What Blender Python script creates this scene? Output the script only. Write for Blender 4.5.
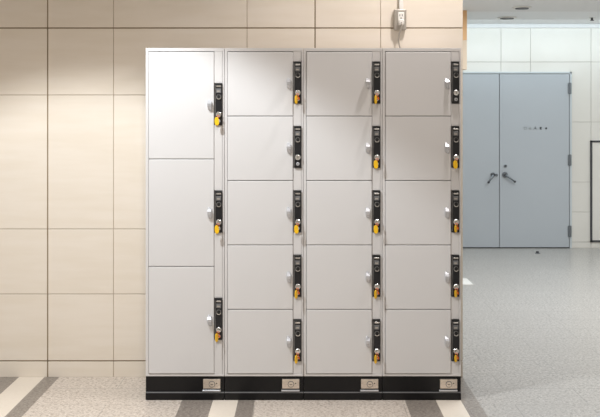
import bpy, bmesh, math, random
from mathutils import Vector, Matrix
R = math.radians
random.seed(4)
C = bpy.context.scene.collection
for o in list(bpy.data.objects): bpy.data.objects.remove(o)

# ---------------------------------------------------------------- camera, world, lights, exposure
F = 975.0; VX, VY = 300.0, 123.0; CH = 1.42; CD = 5.0      # focal (px), vanishing point, eye height, distance to lockers
cam = bpy.data.cameras.new('camera'); cam.sensor_width = 36; cam.lens = F/600*36
cam.shift_y = (VY-208.5)/600; cam.clip_end = 100
co = bpy.data.objects.new('camera', cam); C.objects.link(co)
co.location = (0, -CD, CH); co.rotation_euler = (R(90), 0, 0)
bpy.context.scene.camera = co
vs = bpy.context.scene.view_settings
vs.view_transform = 'Standard'; vs.look = 'None'; vs.gamma = 1; vs.use_curve_mapping = False
vs.exposure = 0.15
w = bpy.data.worlds.new('world'); bpy.context.scene.world = w; w.use_nodes = True
w.node_tree.nodes['Background'].inputs[0].default_value = (1.0, .89, .76, 1)
w.node_tree.nodes['Background'].inputs[1].default_value = 0.42

def spot(loc, target, power, col, angle, blend, size):
    l = bpy.data.lights.new('spot', 'SPOT'); l.energy = power; l.color = col
    l.spot_size = R(angle); l.spot_blend = blend; l.shadow_soft_size = size
    o = bpy.data.objects.new('spot_light', l); C.objects.link(o); o.location = loc
    o.rotation_euler = (Vector(target)-Vector(loc)).to_track_quat('-Z', 'Y').to_euler(); return o
def area(loc, rot, sx, sy, power, col):
    l = bpy.data.lights.new('area', 'AREA'); l.shape = 'RECTANGLE'; l.size = sx; l.size_y = sy; l.energy = power; l.color = col
    o = bpy.data.objects.new('area_light', l); C.objects.link(o); o.location = loc; o.rotation_euler = rot; return o
HC = 2.9      # hall ceiling
SPOTS = [(-1.15, -1.15, HC-.03), (.80, -.24, HC-.03), (-.25, -2.6, HC-.03)]
spot(SPOTS[0], (-1.13, -.93, 0), 262, (.92, .965, 1), 104, .28, .05)
spot(SPOTS[1], (.78, -.22, 0), 56, (1, .94, .91), 150, .5, .03)
spot(SPOTS[2], (-.5, -1.6, 0), 100, (1, .94, .88), 130, .6, .08)  # added fill for the lower wall, lockers and floor, no known fixture
# corridor beyond: cool white, with a light slot along the top of the far wall
area((2.8, 5.68, 2.54), (R(20), 0, 0), 3.7, .14, 21, (.78, .93, 1))
area((2.4, 1.9, 2.47), (0, 0, 0), 1.8, .9, 46, (.93, .965, 1))
area((3.0, 3.6, 2.47), (0, 0, 0), 2.6, .5, 42, (.88, .95, 1))

# ---------------------------------------------------------------- helpers
def px(x, y, D): return Vector(((x-VX)*D/F, D-CD, CH+(VY-y)*D/F))
D0 = CH*F/277.0                       # distance to the locker front (4.998)
S = D0/F                              # metres per pixel on the locker front
WY = .45; DW = WY+CD; SW = DW/F       # tiled wall
FY = CH*F/125.0 - CD; DF = FY+CD; SF = DF/F   # far wall

def mat(name, col, rough=.5, metal=0., spec=.5, noise=None, bump=0., nscale=20., col2=None, coat=0., emit=None, stretch=None):
    m = bpy.data.materials.new(name); m.use_nodes = True; nt = m.node_tree; b = nt.nodes['Principled BSDF']
    b.inputs['Base Color'].default_value = (*col, 1); b.inputs['Roughness'].default_value = rough
    b.inputs['Metallic'].default_value = metal; b.inputs['Specular IOR Level'].default_value = spec
    b.inputs['Coat Weight'].default_value = coat
    if emit: b.inputs['Emission Color'].default_value = (*col, 1); b.inputs['Emission Strength'].default_value = emit
    tc = nt.nodes.new('ShaderNodeTexCoord'); n = nt.nodes.new('ShaderNodeTexNoise')
    n.inputs['Scale'].default_value = nscale; n.inputs['Detail'].default_value = 5
    if stretch:
        mp = nt.nodes.new('ShaderNodeMapping'); mp.inputs['Scale'].default_value = stretch
        nt.links.new(tc.outputs['Object'], mp.inputs['Vector']); nt.links.new(mp.outputs[0], n.inputs['Vector'])
    else: nt.links.new(tc.outputs['Object'], n.inputs['Vector'])
    if col2:
        mx = nt.nodes.new('ShaderNodeMix'); mx.data_type = 'RGBA'
        rp = nt.nodes.new('ShaderNodeMapRange'); rp.inputs[1].default_value = .35; rp.inputs[2].default_value = .65
        nt.links.new(n.outputs[0], rp.inputs[0]); nt.links.new(rp.outputs[0], mx.inputs[0])
        mx.inputs[6].default_value = (*col, 1); mx.inputs[7].default_value = (*col2, 1)
        nt.links.new(mx.outputs[2], b.inputs['Base Color'])
    if bump:
        bp = nt.nodes.new('ShaderNodeBump'); bp.inputs['Strength'].default_value = bump; bp.inputs['Distance'].default_value = .002
        nt.links.new(n.outputs[0], bp.inputs['Height']); nt.links.new(bp.outputs[0], b.inputs['Normal'])
    return m

def granite(name, base, dark, light, joints=None, rough=.3, amount=.5):
    """speckled stone slabs; joints = x shift of the running bond"""
    m = bpy.data.materials.new(name); m.use_nodes = True; nt = m.node_tree; b = nt.nodes['Principled BSDF']; L = nt.links
    tc = nt.nodes.new('ShaderNodeTexCoord')
    def noise(scale, detail=3):
        n = nt.nodes.new('ShaderNodeTexNoise'); n.inputs['Scale'].default_value = scale; n.inputs['Detail'].default_value = detail
        n.inputs['Roughness'].default_value = .7
        L.new(tc.outputs['Object'], n.inputs['Vector']); return n
    def rng(src, a, c):
        r = nt.nodes.new('ShaderNodeMapRange'); r.inputs[1].default_value = a; r.inputs[2].default_value = c; L.new(src, r.inputs[0]); return r.outputs[0]
    def mix(f, A, B):
        x = nt.nodes.new('ShaderNodeMix'); x.data_type = 'RGBA'; L.new(f, x.inputs[0])
        for s, v in ((6, A), (7, B)):
            if isinstance(v, tuple): x.inputs[s].default_value = (*v, 1)
            else: L.new(v, x.inputs[s])
        return x.outputs[2]
    def mul(f, k):
        a = nt.nodes.new('ShaderNodeMath'); a.operation = 'MULTIPLY'; L.new(f, a.inputs[0]); a.inputs[1].default_value = k; return a.outputs[0]
    c = mix(mul(rng(noise(60).outputs[0], .50, .60), amount), base, dark)
    c = mix(mul(rng(noise(80).outputs[0], .54, .62), amount), c, light)
    c = mix(mul(rng(noise(36, 4).outputs[0], .56, .66), amount*.6), c, dark)
    c = mix(mul(rng(noise(1.3, 6).outputs[0], .42, .7), .35), c, tuple(v*.80 for v in base))
    if joints is not None:
        mp = nt.nodes.new('ShaderNodeMapping'); mp.inputs['Location'].default_value = (-joints, -.52+.304*40, 0)
        L.new(tc.outputs['Object'], mp.inputs['Vector'])
        br = nt.nodes.new('ShaderNodeTexBrick'); br.offset = .5; br.inputs['Scale'].default_value = 1
        br.inputs['Brick Width'].default_value = .75; br.inputs['Row Height'].default_value = .304
        br.inputs['Mortar Size'].default_value = .0022; br.inputs['Mortar Smooth'].default_value = .1
        br.inputs['Color1'].default_value = (0, 0, 0, 1); br.inputs['Color2'].default_value = (.12, .12, .12, 1); br.inputs['Mortar'].default_value = (0, 0, 0, 1)
        L.new(mp.outputs[0], br.inputs['Vector'])
        c = mix(br.outputs['Color'], c, tuple(v*.72 for v in base))
        c = mix(mul(br.outputs['Fac'], .55), c, tuple(v*.35 for v in base))
    L.new(c, b.inputs['Base Color'])
    b.inputs['Roughness'].default_value = rough
    return m

M = {}
M['paint'] = mat('grey_locker_enamel', (.69, .68, .68), .42, nscale=300, bump=.03)
M['paint_edge'] = mat('locker_frame_enamel', (.68, .665, .66), .38)
M['gap'] = mat('gap_shade_dark_trim', (.20, .19, .18), .7)  # door-gap shade as a colour; also the dark trim of the locks
M['black'] = mat('black_kickplate', (.005, .005, .006), .3, spec=.3, nscale=8, bump=.02)
M['lockblack'] = mat('black_lock_plastic', (.010, .0105, .013), .28, spec=.5)
M['lockgrey'] = mat('grey_window', (.16, .16, .165), .35)
M['chrome'] = mat('chrome', (.78, .77, .75), .24, metal=1.)
M['satin'] = mat('satin_handle', (.60, .61, .64), .32, metal=.5)
M['steel'] = mat('brushed_steel', (.78, .70, .62), .36, metal=.8, nscale=90, col2=(.66, .58, .50))
M['yellow'] = mat('yellow_tag', (.95, .56, .01), .4)
M['orange'] = mat('orange_ring', (.70, .13, .01), .4)
M['hole'] = mat('black_hole', (.004, .004, .004), .6)
M['tile'] = mat('cream_stone_tile', (.83, .755, .66), .22, nscale=3.0, col2=(.80, .72, .615), stretch=(1, 1, 7))
M['joint_dark'] = mat('dark_joint', (.24, .175, .10), .9)
M['joint'] = mat('thin_joint', (.47, .37, .26), .9)
M['ftile'] = mat('pale_far_tile', (.77, .74, .69), .25, nscale=2.0, col2=(.73, .70, .645))
M['fjoint'] = mat('far_joint', (.46, .42, .38), .9)
M['door'] = mat('blue_grey_door', (.455, .485, .515), .38, nscale=2, col2=(.445, .475, .505))
M['door_edge'] = mat('blue_grey_frame', (.54, .58, .60), .35)
M['ceil'] = mat('ceiling_paint', (.78, .78, .78), .8)
M['cove'] = mat('white_ceiling', (.85, .86, .87), .7)
M['white'] = mat('white_plastic', (.82, .80, .76), .4)
M['boxmetal'] = mat('outlet_box_metal', (.40, .365, .32), .42, metal=.3)
M['wood'] = mat('orange_wood', (.78, .46, .22), .5)
M['tan'] = mat('tan_wood', (.70, .56, .42), .5)
M['hinge'] = mat('hinge_metal', (.22, .24, .26), .35, metal=.7)
M['faint'] = mat('worn_grey_letter', (.30, .33, .34), .5)
M['dark'] = mat('dark_metal', (.05, .05, .055), .4)
M['lamp'] = mat('lamp_glass', (1, .97, .92), .3, emit=6.)
M['g_warm'] = granite('cream_granite', (.66, .585, .515), (.30, .23, .175), (.86, .80, .73), joints=-.978, amount=.85)
M['g_cool'] = granite('cool_lit_granite', (.455, .43, .40), (.15, .135, .12), (.70, .69, .67), joints=1.083, amount=.75)  # floor granite greyed: cool light on the right side put into its colour
M['g_dark'] = granite('grey_granite_band', (.27, .235, .205), (.13, .105, .09), (.46, .41, .36), amount=.8)
M['g_light'] = granite('ivory_stone_band', (.80, .72, .62), (.68, .58, .48), (.84, .77, .69), amount=.2)

class MB:
    def __init__(s): s.bm = bmesh.new(); s.mats = []
    def mi(s, m):
        if m not in s.mats: s.mats.append(m)
        return s.mats.index(m)
    def box(s, x0, x1, y0, y1, z0, z1, m, bev=0., seg=1):
        r = bmesh.ops.create_cube(s.bm, size=1); vv = r['verts']
        for v in vv:
            v.co = Vector(((x0+x1)/2+v.co.x*(x1-x0), (y0+y1)/2+v.co.y*(y1-y0), (z0+z1)/2+v.co.z*(z1-z0)))
        fs = {f for v in vv for f in v.link_faces}; i = s.mi(m)
        for f in fs: f.material_index = i
        if bev:
            es = list({e for v in vv for e in v.link_edges})
            q = bmesh.ops.bevel(s.bm, geom=es, offset=bev, segments=seg, affect='EDGES', profile=.5)
            for f in q['faces']: f.material_index = i
        return s
    def loft(s, rings, m, smooth=False):
        i = s.mi(m); R_ = [[s.bm.verts.new(p) for p in r] for r in rings]; n = len(rings[0])
        for a, b in zip(R_, R_[1:]):
            for k in range(n):
                f = s.bm.faces.new((a[k], a[(k+1) % n], b[(k+1) % n], b[k])); f.material_index = i; f.smooth = smooth
        for r in (R_[0], R_[-1]):
            f = s.bm.faces.new(r); f.material_index = i
        return s
    def disc(s, c, r, y0, y1, m, n=20, axis='y', rim=0.):
        """short lathe along y (y0 back, y1 front) or z"""
        def ring(rr, t):
            P = []
            for k in range(n):
                a = 2*math.pi*k/n
                P.append(Vector((c[0]+rr*math.cos(a), t, c[1]+rr*math.sin(a))) if axis == 'y' else Vector((c[0]+rr*math.cos(a), c[1]+rr*math.sin(a), t)))
            return P
        d = (y1-y0)
        return s.loft([ring(r, y0), ring(r, y1-d*.25 if rim else y1)] + ([ring(r-rim, y1)] if rim else []), m)
    def tube(s, pts, r, m, n=10):
        rings = []
        for k, p in enumerate(pts):
            p = Vector(p); a = Vector(pts[max(k-1, 0)]); b = Vector(pts[min(k+1, len(pts)-1)])
            t = (b-a).normalized(); u = t.cross(Vector((.31, .9, .2))).normalized(); v = t.cross(u)
            rr = r[k] if isinstance(r, (list, tuple)) else r
            rings.append([p+u*math.cos(2*math.pi*j/n)*rr+v*math.sin(2*math.pi*j/n)*rr for j in range(n)])
        return s.loft(rings, m, True)
    def build(s, name, parent=None, loc=None):
        bmesh.ops.recalc_face_normals(s.bm, faces=s.bm.faces[:])
        me = bpy.data.meshes.new(name); s.bm.to_mesh(me); s.bm.free()
        for m in s.mats: me.materials.append(M[m])
        o = bpy.data.objects.new(name, me); C.objects.link(o); o.parent = parent
        if loc is not None: o.location = loc
        return o
def tag(o, label=None, cat=None, group=None, kind=None):
    for k, v in (('label', label), ('category', cat), ('group', group), ('kind', kind)):
        if v: o[k] = v
    return o
def empty(name, loc=(0, 0, 0), rz=0):
    o = bpy.data.objects.new(name, None); C.objects.link(o); o.location = loc; o.rotation_euler = (0, 0, rz); o.empty_display_size = .05; return o
def copy_tree(o, parent=None):
    c = o.copy(); C.objects.link(c); c.parent = parent
    for ch in [x for x in list(C.objects) if x.parent == o]: copy_tree(ch, c)
    return c
def struct(o): o['kind'] = 'structure'; return o

# ---------------------------------------------------------------- floor
WE = (462.8-VX)*SW                  # where the tiled wall ends
XL, XR, YN = -4.2, 4.8, -7.5
b = MB()
def slab(x0, x1, y0, y1, m): b.box(x0, x1, y0, y1, -.06, 0, m)
xs = [XL]
bands = [(-1.728, -1.570, 'g_dark'), (-1.570, -1.428, 'g_light'), (-1.428, -1.345, 'g_dark'),
         (-.603, -.445, 'g_dark'), (-.445, -.317, 'g_light'), (-.317, -.231, 'g_dark'),
         (.537, .695, 'g_dark'), (.695, .823, 'g_light'), (.823, .908, 'g_dark')]
x = XL
for x0, x1, m in bands:
    if x0 > x+1e-4: slab(x, x0, YN, WY, 'g_warm')
    slab(x0, x1, YN, WY, m); x = x1
slab(x, XR, YN, FY, 'g_cool')
slab(XL, x, WY, FY, 'g_cool')
struct(b.build('floor'))

# ---------------------------------------------------------------- cream tiled wall behind the lockers
def wx(p): return (p-VX)*SW
def wz(p): return CH+(VY-p)*SW
b = MB()
b.box(XL, WE-.006, WY+.006, WY+.30, 0, HC, 'joint')
cols = [(-87, 1), (-20, 1), (47, 2), (113.5, 1), (247, 1), (315, 2), (380.5, 1)]
colx = [wx(-153), wx(-87), wx(-20), wx(47.6), wx(113.5), wx(247), wx(315), wx(380.5), WE]
heavyx = {3, 6}
rows = [wz(-172), wz(-105), wz(-38), wz(28), wz(95), wz(229), wz(294), wz(361), 0.0]
heavyz = {3, 7}
for i in range(len(colx)-1):
    for j in range(len(rows)-1):
        gx0 = .0032 if i in heavyx else .0014; gx1 = .0032 if i+1 in heavyx else .0014
        gz1 = .0034 if j in heavyz else .0014; gz0 = .0034 if j+1 in heavyz else .0014
        if i+1 == len(colx)-1: gx1 = 0
        if j == 7: gz0 = 0
        x0 = colx[i]+gx0; z1 = min(rows[j]-gz1, HC); z0 = rows[j+1]+gz0
        if i == 0: x0 = XL
        b.box(x0, colx[i+1]-gx1, WY, WY+.02, z0, z1, 'tile', .0012)
for i in heavyx: b.box(colx[i]-.0032, colx[i]+.0032, WY+.0035, WY+.02, 0, HC, 'joint_dark')
for j in heavyz: b.box(XL, WE-.006, WY+.0035, WY+.02, rows[j]-.0034, rows[j]+.0034, 'joint_dark')
b.box(WE-.02, WE, WY+.021, WY+.30, 0, HC, 'tile', .001)
struct(b.build('wall_back'))

# ---------------------------------------------------------------- corridor beyond
b = MB()   # left corridor wall runs back from the end of the tiled wall, out of sight behind it
b.box(WE-.18, WE-.02, WY+.30, FY-.001, 0, 2.9, 'ftile')
struct(b.build('wall_left'))
def fx(p): return (p-VX)*SF
def fz(p): return CH+(VY-p)*SF
XFR = 4.8
b = MB()
b.box(WE-.2, XFR, FY+.008, FY+.2, 0, 2.9, 'fjoint')
fc = [WE-.2, fx(431), fx(501), fx(530.5), fx(591), fx(651), XFR]
fr = [2.9, fz(62), fz(92), fz(122), fz(182), fz(212), fz(242), 0]
doorx0, doorx1, doorz = fx(432), fx(571), fz(72)
for i in range(len(fc)-1):
    for j in range(len(fr)-1):
        x0, x1, z1, z0 = fc[i]+.002, fc[i+1]-.002, fr[j]-.002, fr[j+1]+.002
        if j == 1 and i < 3: z0 = max(z0, doorz)      # over the doors the course runs down to the frame
        if j == 1 and i >= 3: z0 = fz(122)+.002        # tall tile right of the doors
        if j == 2 and i >= 3: continue
        if z1 <= doorz+.001:                            # tiles beside the doors
            if x1 > doorx0 and x0 < doorx1:
                if x1 > doorx1: x0 = doorx1+.002
                elif x0 < doorx0: x1 = doorx0-.002
                else: continue
        elif z0 < doorz and x1 > doorx0 and x0 < doorx1:
            if x1 > doorx1 and i == 3:
                b.box(x0, doorx1, FY, FY+.02, doorz, z1, 'ftile'); x0 = doorx1
            elif x0 < doorx0: pass
            else: z0 = doorz
        if x1-x0 < .01 or z1-z0 < .01: continue
        b.box(x0, x1, FY, FY+.02, z0, z1, 'ftile', .001)
struct(b.build('wall_far'))
b = MB(); b.box(XFR, XFR+.15, WY, FY, 0, 2.9, 'ftile'); struct(b.build('wall_right'))
# cornice strip at the top of the far wall
b = MB(); b.box(WE, XFR, FY-.02, FY, fz(28), 2.545, 'cove', .004); struct(b.build('trim_1'))

# grey double door
def leaf(x0, x1, name):
    m = MB(); m.box(x0, x1, FY-.03, FY+.01, .012, doorz-.024, 'door', .002); return m
fr_ = MB()
fr_.box(doorx0-.0, doorx0+.035, FY-.035, FY+.01, 0, doorz, 'door_edge', .002)
fr_.box(doorx1-.022, doorx1, FY-.035, FY+.01, 0, doorz, 'door_edge', .002)
fr_.box(doorx0, doorx1, FY-.035, FY+.01, doorz-.02, doorz, 'door_edge', .002)
fr_.box(doorx0+.035, doorx1-.022, FY-.012, FY+.01, 0, doorz-.02, 'dark')
dr = struct(fr_.build('door_1'))
mid = fx(499)
L1 = leaf(doorx0+.04, mid-.003, 'l').build('door_leaf', dr)
L2 = leaf(mid+.003, doorx1-.027, 'r').build('door_leaf', dr)
sb = MB(); sb.box(mid+.001, mid+.022, FY-.036, FY-.03, .012, doorz-.03, 'door', .0015); sb.build('astragal', L2)
def lever(cx_, cz_, dx, dz, par, keyed):
    m = MB(); m.disc((cx_, cz_), .026 if not keyed else .034, FY-.03, FY-.04, 'hinge', rim=.004)
    m.disc((cx_, cz_), .016, FY-.04, FY-.075, 'dark')
    m.tube([(cx_, FY-.072, cz_), (cx_+dx*.5, FY-.08, cz_+dz*.5), (cx_+dx, FY-.078, cz_+dz)], [.013, .010, .008], 'hinge')
    m.disc((cx_+dx, cz_+dz), .012, FY-.065, FY-.09, 'dark')
    if not keyed: m.disc((cx_+.042, cz_-.004), .016, FY-.03, FY-.045, 'hinge', rim=.003)
    m.build('lever_handle', par)
lever(fx(492.2), fz(174.5), -.056, -.085, L1, False)
lever(fx(504.3), fz(174.6), .102, -.075, L2, True)
m = MB(); m.disc((fx(504.8), fz(165.8)), .018, FY-.03, FY-.045, 'hinge', rim=.004); m.disc((fx(504.8), fz(165.8)), .007, FY-.045, FY-.047, 'hole'); m.build('deadbolt', L2)
for zc in (88.5, 160, 231): 
    m = MB(); m.disc((doorx1-.024, FY-.04), .011, fz(zc)-.065, fz(zc)+.065, 'hinge', axis='z'); m.box(doorx1-.045, doorx1-.004, FY-.038, FY-.029, fz(zc)-.06, fz(zc)+.06, 'hinge'); m.build('hinge', dr)
# five small marks in a row (too small to read in the photo)
m = MB()
def st(cx_, cz_, segs, mm):
    for (a, c, d, e) in segs: m.box(cx_+a*.01, cx_+c*.01, FY-.0325, FY-.0298, cz_+d*.01, cz_+e*.01, mm)
zc = fz(128.2)
st(fx(524.6), zc, [(-1.5, 1.5, 1, 1.5), (-1.5, 1.5, -1.5, -1), (-1.5, -1, -1.5, 1.5), (1, 1.5, -1.5, 1.5)], 'faint')
st(fx(529.4), zc, [(-1.5, 1.5, -.2, .3), (-.3, .3, -1.5, 1.5), (-1.5, 1.5, -1.5, -1)], 'faint')
st(fx(534.6), zc, [(-1.3, 1.3, -.5, .4), (-.4, .4, -1.2, 2.), (-2, -1.4, -1.7, -1), (1.4, 2, -1.7, -1)], 'hinge')
st(fx(540.1), zc, [(-1.2, 1.2, -1.3, -.6), (-1.2, 1.2, .6, 1.3), (-.4, .4, -1.3, 1.3), (-1.2, -.8, -1.3, 1.3)], 'dark')
st(fx(545.5), zc, [(-.8, .8, -1.2, 1.), (-1.1, 1.1, -.4, .2)], 'dark')
m.build('lettering', L2)

# framed hatch at the right edge
hx0, hz1, hz0 = fx(590), fz(140.5), fz(242); hx1 = hx0+.75
m = MB(); t = .022
m.box(hx0, hx0+t, FY-.02, FY+.001, hz0, hz1, 'dark', .002); m.box(hx1-t, hx1, FY-.02, FY+.001, hz0, hz1, 'dark', .002)
m.box(hx0, hx1, FY-.02, FY+.001, hz1-t, hz1, 'dark', .002); m.box(hx0, hx1, FY-.02, FY+.001, hz0, hz0+t, 'dark', .002)
d2 = struct(m.build('door_2'))
m = MB(); m.box(hx0+t, hx1-t, FY-.012, FY-.001, hz0+t, hz1-t, 'ftile', .001); m.build('door_leaf', d2)

# ceilings
SE = CH*0+ (2.5-CH)*F/(VY-11.5) - CD       # far edge of the grey soffit
b = MB(); b.box(XL, XR+.15, YN, 2.2, HC, HC+.1, 'ceil'); b.box(WE-.2, XR+.15, 2.2, SE, 2.5, 2.6, 'ceil'); b.box(WE-.2, XR+.15, 2.2, 2.3, 2.6, HC+.1, 'ceil')
struct(b.build('ceiling'))
b = MB(); b.box(WE-.2, XR+.15, SE, FY+.2, 2.545, 2.65, 'cove'); struct(b.build('ceiling_alcove'))
bpy.data.objects['ceiling_alcove'].name = 'ceiling.001'

def downlight(x, y, z, r, label, lit):
    e = empty('downlight', (x, y, z)); tag(e, label, 'light', 'downlights in the ceiling')
    m = MB()
    n = 24; rings = []
    for rr, zz in ((r, 0), (r, -.012), (r*.80, -.012), (r*.78, -.002), (r*.75, 0)):
        rings.append([Vector((rr*math.cos(2*math.pi*k/n), rr*math.sin(2*math.pi*k/n), zz)) for k in range(n)])
    m.loft(rings, 'white', True); m.build('trim_ring', e)
    m = MB(); m.disc((0, 0), r*.72, -.019, -.002, 'lamp' if lit else 'dark', axis='z'); m.build('lens', e)
    return e
downlight((522-VX)*9.08/F, 9.08-CD, 2.5, .085, 'dark unlit round downlight in the grey soffit, nearest the camera', False)
downlight((507-VX)*10.38/F, 10.38-CD, 2.545, .10, 'round downlight in the bright alcove ceiling, above the meeting edge of the double door', False)
m = MB(); xs_, ys_ = (592-VX)*10.4/F, 10.4-CD
m.disc((xs_, ys_), .035, 2.545, 2.54, 'chrome', axis='z'); m.disc((xs_, ys_), .012, 2.54, 2.515, 'dark', axis='z'); m.disc((xs_, ys_), .022, 2.515, 2.511, 'dark', axis='z')
tag(m.build('sprinkler_head'), 'tiny sprinkler head in the alcove ceiling near the right edge', 'sprinkler')

# tan wooden panel hanging past the wall edge
dp = 9.35; X1 = (467-VX)*dp/F; X0 = X1-.35; Y0 = dp-CD
m = MB(); z70 = CH+(VY-70)*dp/F; z40 = CH+(VY-40)*dp/F
m.box(X0, X1, Y0, Y0+.12, z70+.004, z40, 'tan', .003)
e = tag(m.build('hanging_panel'), 'narrow tan and orange wooden panel hanging from the ceiling just past the cream wall edge', 'panel')
m = MB(); m.box(X0, X1, Y0, Y0+.12, z40, 2.5, 'wood', .003); m.build('upper_board', e)

# thin flat white shape on the floor, and door stop
m = MB(); m.box(1.18, 1.52, 3.55, 3.88, 0, .006, 'white', .002)
tag(m.build('white_floor_shape'), 'flat white shape on the floor, just showing past the right side of the lockers', 'plate')
m = MB(); ds = (CH*F/130.5)-CD; xd = (537.5-VX)*(ds+CD)/F
m.disc((xd, ds), .026, 0, .008, 'hinge', axis='z'); m.disc((xd, ds), .017, .008, .026, 'dark', axis='z', rim=.003)
tag(m.build('door_stop'), 'small dark round door stop on the floor in front of the double door', 'door stop')

# ---------------------------------------------------------------- lockers
UW = 78.95*S; TOPZ = CH+(VY-48)*S
def z_(y): return CH+(VY-y)*S
def make_lock(parent, ytop):
    """plate 7.3 x 41.5 px set in the post; origin at unit's left front base"""
    x0, x1 = 69.7*S, 77.0*S; cx_ = (x0+x1)/2; z1 = z_(ytop); z0 = z_(ytop+41.5)
    zz = lambda p: z_(ytop+p)
    m = MB(); m.box(x0, x1, -.010, .004, z0, z1, 'lockblack', .0025, 2)
    m.box(x0+.001, x0+.0025, -.0112, -.0095, z0+.01, z1-.008, 'gap')
    pl = m.build('lock_plate', parent)
    m = MB(); m.box(x0+.007, x1-.006, -.012, -.009, zz(3.6), zz(2.1), 'chrome', .0006); m.build('coin_slot', pl)
    m = MB(); m.box(x0+.006, x1-.006, -.0118, -.009, zz(9.6), zz(5.2), 'lockgrey', .001)
    m.box(x0+.010, x1-.012, -.0124, -.0115, zz(8.6), zz(7.2), 'boxmetal', .0003); m.build('display_window', pl)
    m = MB(); n = 20
    m.disc((cx_+.001, zz(13.6)), .0125, -.009, -.0135, 'gap', rim=.002)
    m.disc((cx_+.001, zz(13.2)), .0095, -.0135, -.016, 'hole')
    m.loft([[Vector((cx_+.001+rr*math.cos(a), yy, zz(13.6)+rr*math.sin(a))) for rr, yy in ((.0128, -.0135), (.0128, -.017), (.0095, -.017), (.0095, -.0135))] for a in [math.pi*(1.15+.75*k/10) for k in range(11)]], 'chrome')
    m.build('coin_return', pl)
    m = MB(); m.disc((cx_+.001, zz(31)), .0138, -.009, -.021, 'chrome', n=24, rim=.003)
    m.box(cx_+.000, cx_+.002, -.0215, -.0205, zz(32), zz(30), 'hole'); m.build('key_cylinder', pl)
    m = MB(); m.disc((cx_+.001, zz(37.6)), .0085, -.009, -.0125, 'satin', rim=.002)
    m.disc((cx_+.001, zz(37.6)), .003, -.0125, -.013, 'hole'); m.build('reset_button', pl)
def make_door(parent, ya, yb, yh):
    m = MB(); g = .0016
    m.box(3.3*S, 68.6*S, -.004, .016, z_(yb)+g, z_(ya)-g, 'paint', .0028, 2)
    d = m.build('door', parent)
    # finger pull: a folded tab, bright sloping top, grey underside
    cx_, cz_ = 64.6*S, z_(yh)
    def P(x, y, z): return Vector((cx_+x, y, cz_+z))
    m = MB()
    prof = [(-.029, -.006, .001, .010), (-.020, -.016, -.010, .012), (-.006, -.026, -.0125, .012), (.008, -.028, -.0125, .012), (.018, -.020, -.012, .010), (.028, -.008, -.010, -.003)]
    # each row: z, protrusion, left x, right x
    rings = []
    for z, pr, xl, xr in prof:
        rings.append([P(xl, -.004, z), P(xl+.0015, -.004+pr, z), P(xr-.003, -.004+pr, z), P(xr, -.004, z)])
    m.loft(rings, 'satin'); m.build('handle', d)
def make_unit(nd):
    root = empty('locker_unit')
    h = 322.2/nd
    D = .405
    m = MB()
    g = .0009
    m.box(g, UW-g, .018, D, z_(376.4), TOPZ, 'paint_edge', .001)                      # carcass
    m.box(g, 3.0*S, 0, .02, z_(376.4), TOPZ, 'paint_edge', .0015, 2)                  # left stile
    m.box(2.7*S, UW-g, 0, .02, z_(51.3), TOPZ, 'paint_edge', .0015, 2)                # top rail
    m.box(2.7*S, UW-g, 0, .02, z_(376.4), z_(374.1), 'paint_edge', .0015, 2)          # bottom rail
    m.box(77.1*S, UW-g, -.001, .02, z_(376.4), z_(51.3), 'paint_edge', .0015, 2)      # right stile
    tops = []
    for k in range(nd):
        tops.append((51.6+h*k + (10.2 if nd == 5 else 31.8+.0*k)))
    # post pieces between the lock plates
    ys = [51.3]
    for t_ in tops: ys += [t_-.3, t_+41.8]
    ys.append(374.1)
    for a, c in zip(ys[::2], ys[1::2]):
        m.box(68.8*S, 76.9*S, .001, .02, z_(c), z_(a), 'paint_edge', .0012)
    for a, c in zip(ys[1::2], ys[2::2]): pass
    m.box(2.8*S, 69*S, .0165, .019, z_(374.1), z_(51.3), 'gap')  # dark sheet behind the doors, painted-in shade for the gaps
    m.build('cabinet_body', root)
    for k in range(nd):
        ya, yb = 51.7+h*k, 51.7+h*(k+1)
        make_door(root, ya, yb, tops[k]+21.8)
        make_lock(root, tops[k])
    m = MB()
    m.box(g, UW-g, .006, D, z_(392.4), z_(376.5), 'black', .001)
    m.box(g, UW-g, -.006, D, 0, z_(393.0), 'black', .003, 2)
    m.box(g, UW-g, -.004, .02, z_(393.0), z_(392.2), 'lockgrey', .0005)
    kp = m.build('kickplate', root)
    m = MB(); a, c = 57.8*S, 75.0*S; zt, zb = z_(379.2), z_(388.6)
    m.box(a, c, -.004, .008, zb, zt, 'steel', .002, 2); m.box(a-.004, c+.001, -.006, .008, z_(391.4), z_(389.9), 'satin', .001)
    cb = m.build('cash_box_plate', kp)
    m = MB(); cx_ = (a+c)/2+.001; cz_ = (zt+zb)/2-.001
    m.disc((cx_, cz_), .0165, -.004, -.0065, 'gap', n=24); m.disc((cx_, cz_), .0135, -.0065, -.009, 'steel', n=24, rim=.002)
    m.box(cx_-.007, cx_+.007, -.0095, -.0088, cz_-.0012, cz_+.0012, 'hole'); m.disc((cx_+.024, cz_+.004), .003, -.004, -.0055, 'hole')
    m.build('cash_box_lock', cb)
    return root, tops
U3, tops3 = make_unit(3)
U5, tops5 = make_unit(5)
ux = [((145.4+78.95*k)-VX)*S for k in range(4)]
labels = ['leftmost grey locker column with three tall doors', 'five-door grey locker column next to the three-door one, its second lock without a key',
          'five-door grey locker column third from the left, with a key in every lock', 'rightmost grey five-door locker column, its top lock without a key']
units = []
for k in range(4):
    o = U3 if k == 0 else U5 if k == 1 else copy_tree(U5)
    o.location = (ux[k], 0, 0)
    tag(o, labels[k], 'locker', 'coin locker columns against the cream wall'); units.append(o)

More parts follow.
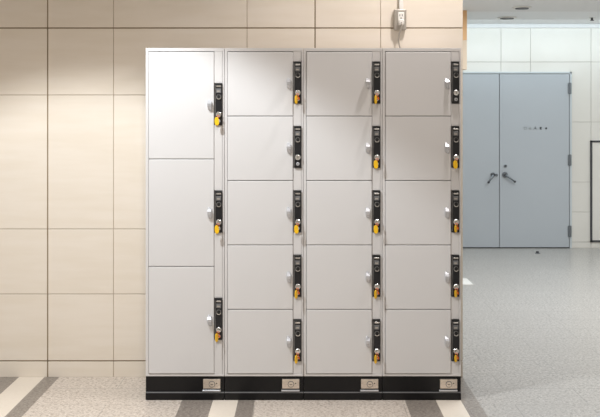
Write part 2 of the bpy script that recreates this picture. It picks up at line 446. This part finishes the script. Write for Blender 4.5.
# ---------------------------------------------------------------- keys
def make_key(kind):
    """origin where the key enters the cylinder"""
    e = empty('key')
    m = MB(); m.box(-.0012, .0012, -.010, .001, -.004, .004, 'chrome'); m.disc((0, -.003), .008, -.010, -.013, 'chrome', n=16); m.build('key_bow', e)
    m = MB(); ring = []
    for k in range(17):
        a = 2*math.pi*k/16; ring.append((.002*math.sin(a)*0-.002+.006*math.sin(a), -.0145-.001*math.cos(a), -.012+.007*math.cos(a)))
    m.tube(ring, .0014, 'orange', 6); m.build('key_ring', e)
    m = MB()
    def oval(w, h, cx_, cz_, y0, y1, mm, rot=0., tilt=0., n=20):
        rs = []
        for y, sc in ((y0, .93), ((y0+y1)/2, 1), (y1, .9)):
            rs.append([])
            for q in range(n):
                a = 2*math.pi*q/n; u = sc*w*math.copysign(abs(math.cos(a))**.75, math.cos(a)); v = sc*h*math.copysign(abs(math.sin(a))**.75, math.sin(a))
                X = u*math.cos(tilt)-v*math.sin(tilt); Z = u*math.sin(tilt)+v*math.cos(tilt); Y = y-(-.018)
                rs[-1].append(Vector((cx_+X*math.cos(rot)-Y*math.sin(rot), -.018+X*math.sin(rot)+Y*math.cos(rot), cz_+Z)))
        m.loft(rs, mm, True)
    if kind == 'face':
        oval(.0112, .0215, -.008, -.036, -.016, -.020, 'yellow', 0, .08)
    elif kind == 'edge':
        oval(.0115, .0225, -.009, -.036, -.016, -.021, 'yellow', R(58), 0)
    else:
        oval(.010, .019, -.006, -.033, -.016, -.020, 'yellow', R(48), .12)
    m.build('key_tag', e)
    if kind != 'face':
        m = MB(); oval(.004, .008, .005, -.029, -.0155, -.0185, 'orange', R(20), .3); m.build('orange_tag', e)
    return e
protos = {}
table = {0: ['face', 'face', 'edge'], 1: ['edge', None, 'face', 'edge', 'edge'], 2: ['edge', 'face', 'face', 'edge', 'edge'], 3: [None, 'face', 'small', 'small', 'small']}
cn = ['leftmost locker column', 'second locker column', 'third locker column', 'rightmost locker column']
rn = {3: ['top', 'middle', 'bottom'], 5: ['top', 'second', 'middle', 'fourth', 'bottom']}
desc = {'face': 'flat yellow key tag', 'edge': 'yellow and orange key tag', 'small': 'small yellow and orange key tag'}
for c, ks in table.items():
    tops = tops3 if len(ks) == 3 else tops5
    for r_, kd in enumerate(ks):
        if not kd: continue
        if kd not in protos: protos[kd] = o = make_key(kd)
        else: o = copy_tree(protos[kd])
        o.location = (ux[c]+73.4*S+.001, -.021, z_(tops[r_]+31))
        tag(o, '%s in the %s lock of the %s' % (desc[kd], rn[len(ks)][r_], cn[c]), 'key', 'keys left in the locker locks')

# ---------------------------------------------------------------- outlet on the wall
ex, ez0, ez1 = wx(400), wz(30.5), wz(10)
e = empty('wall_outlet', (ex, WY, ez0)); tag(e, 'grey metal outlet box with white socket on the cream wall above the lockers', 'outlet')
H = ez1-ez0
m = MB(); m.box(-.037, .031, -.042, 0, 0, H, 'boxmetal', .005, 2); m.build('outlet_box', e)
m = MB(); m.box(-.016, .019, -.047, -.041, H*.22, H*.86, 'white', .004, 2)
for dz in (.70,):
    m.box(-.007, -.004, -.0475, -.0465, H*dz-.006, H*dz+.006, 'hole'); m.box(.006, .009, -.0475, -.0465, H*dz-.006, H*dz+.006, 'hole'); m.disc((.001, H*dz-.016), .0035, -.0465, -.0475, 'hole')
m.build('socket', e)
m = MB(); m.box(wx(398.6), wx(402.8), WY-.028, WY, ez1, HC, 'white', .003, 2)
tag(m.build('cable_trunking'), 'white vertical cable trunking running up the wall from the outlet box', 'trunking')
pz = ez0+H*.36
e = empty('power_plug', (ex+.001, WY-.047, pz)); tag(e, 'white power plug in the wall outlet with its cable dropping behind the lockers', 'plug')
m = MB(); m.loft([[Vector((a*.016*s_, y_, c_*.014*s_)) for a, c_ in ((-1, -.7), (-.6, -1), (.6, -1), (1, -.7), (1, .7), (.6, 1), (-.6, 1), (-1, .7))] for y_, s_ in ((0, 1), (-.018, 1.05), (-.028, .7))], 'white'); m.build('plug_body', e)
m = MB(); pts = []
P0 = [(0, -.026, -.004), (.002, -.034, -.018), (-.004, -.030, -.040), (-.012, -.022, -.065), (-.014, -.0, -.10), (-.008, .012, -.13), (.004, .025, -.155), (.008, .030, -.17), (.010, .035, -.19)]
P0 = [(a, min(y_, .041), c_) for a, y_, c_ in P0]
m.tube(P0, .0042, 'boxmetal', 8); m.build('cable', e)

# lit fixtures in the hall ceiling (out of frame); the last one is added for fill
for k, (x_, y_, z_l) in enumerate(SPOTS):
    downlight(x_, y_, HC, .075, ['lit downlight in front of the left lockers', 'lit downlight just in front of the right lockers', 'added fill downlight well in front of the lockers'][k], True)
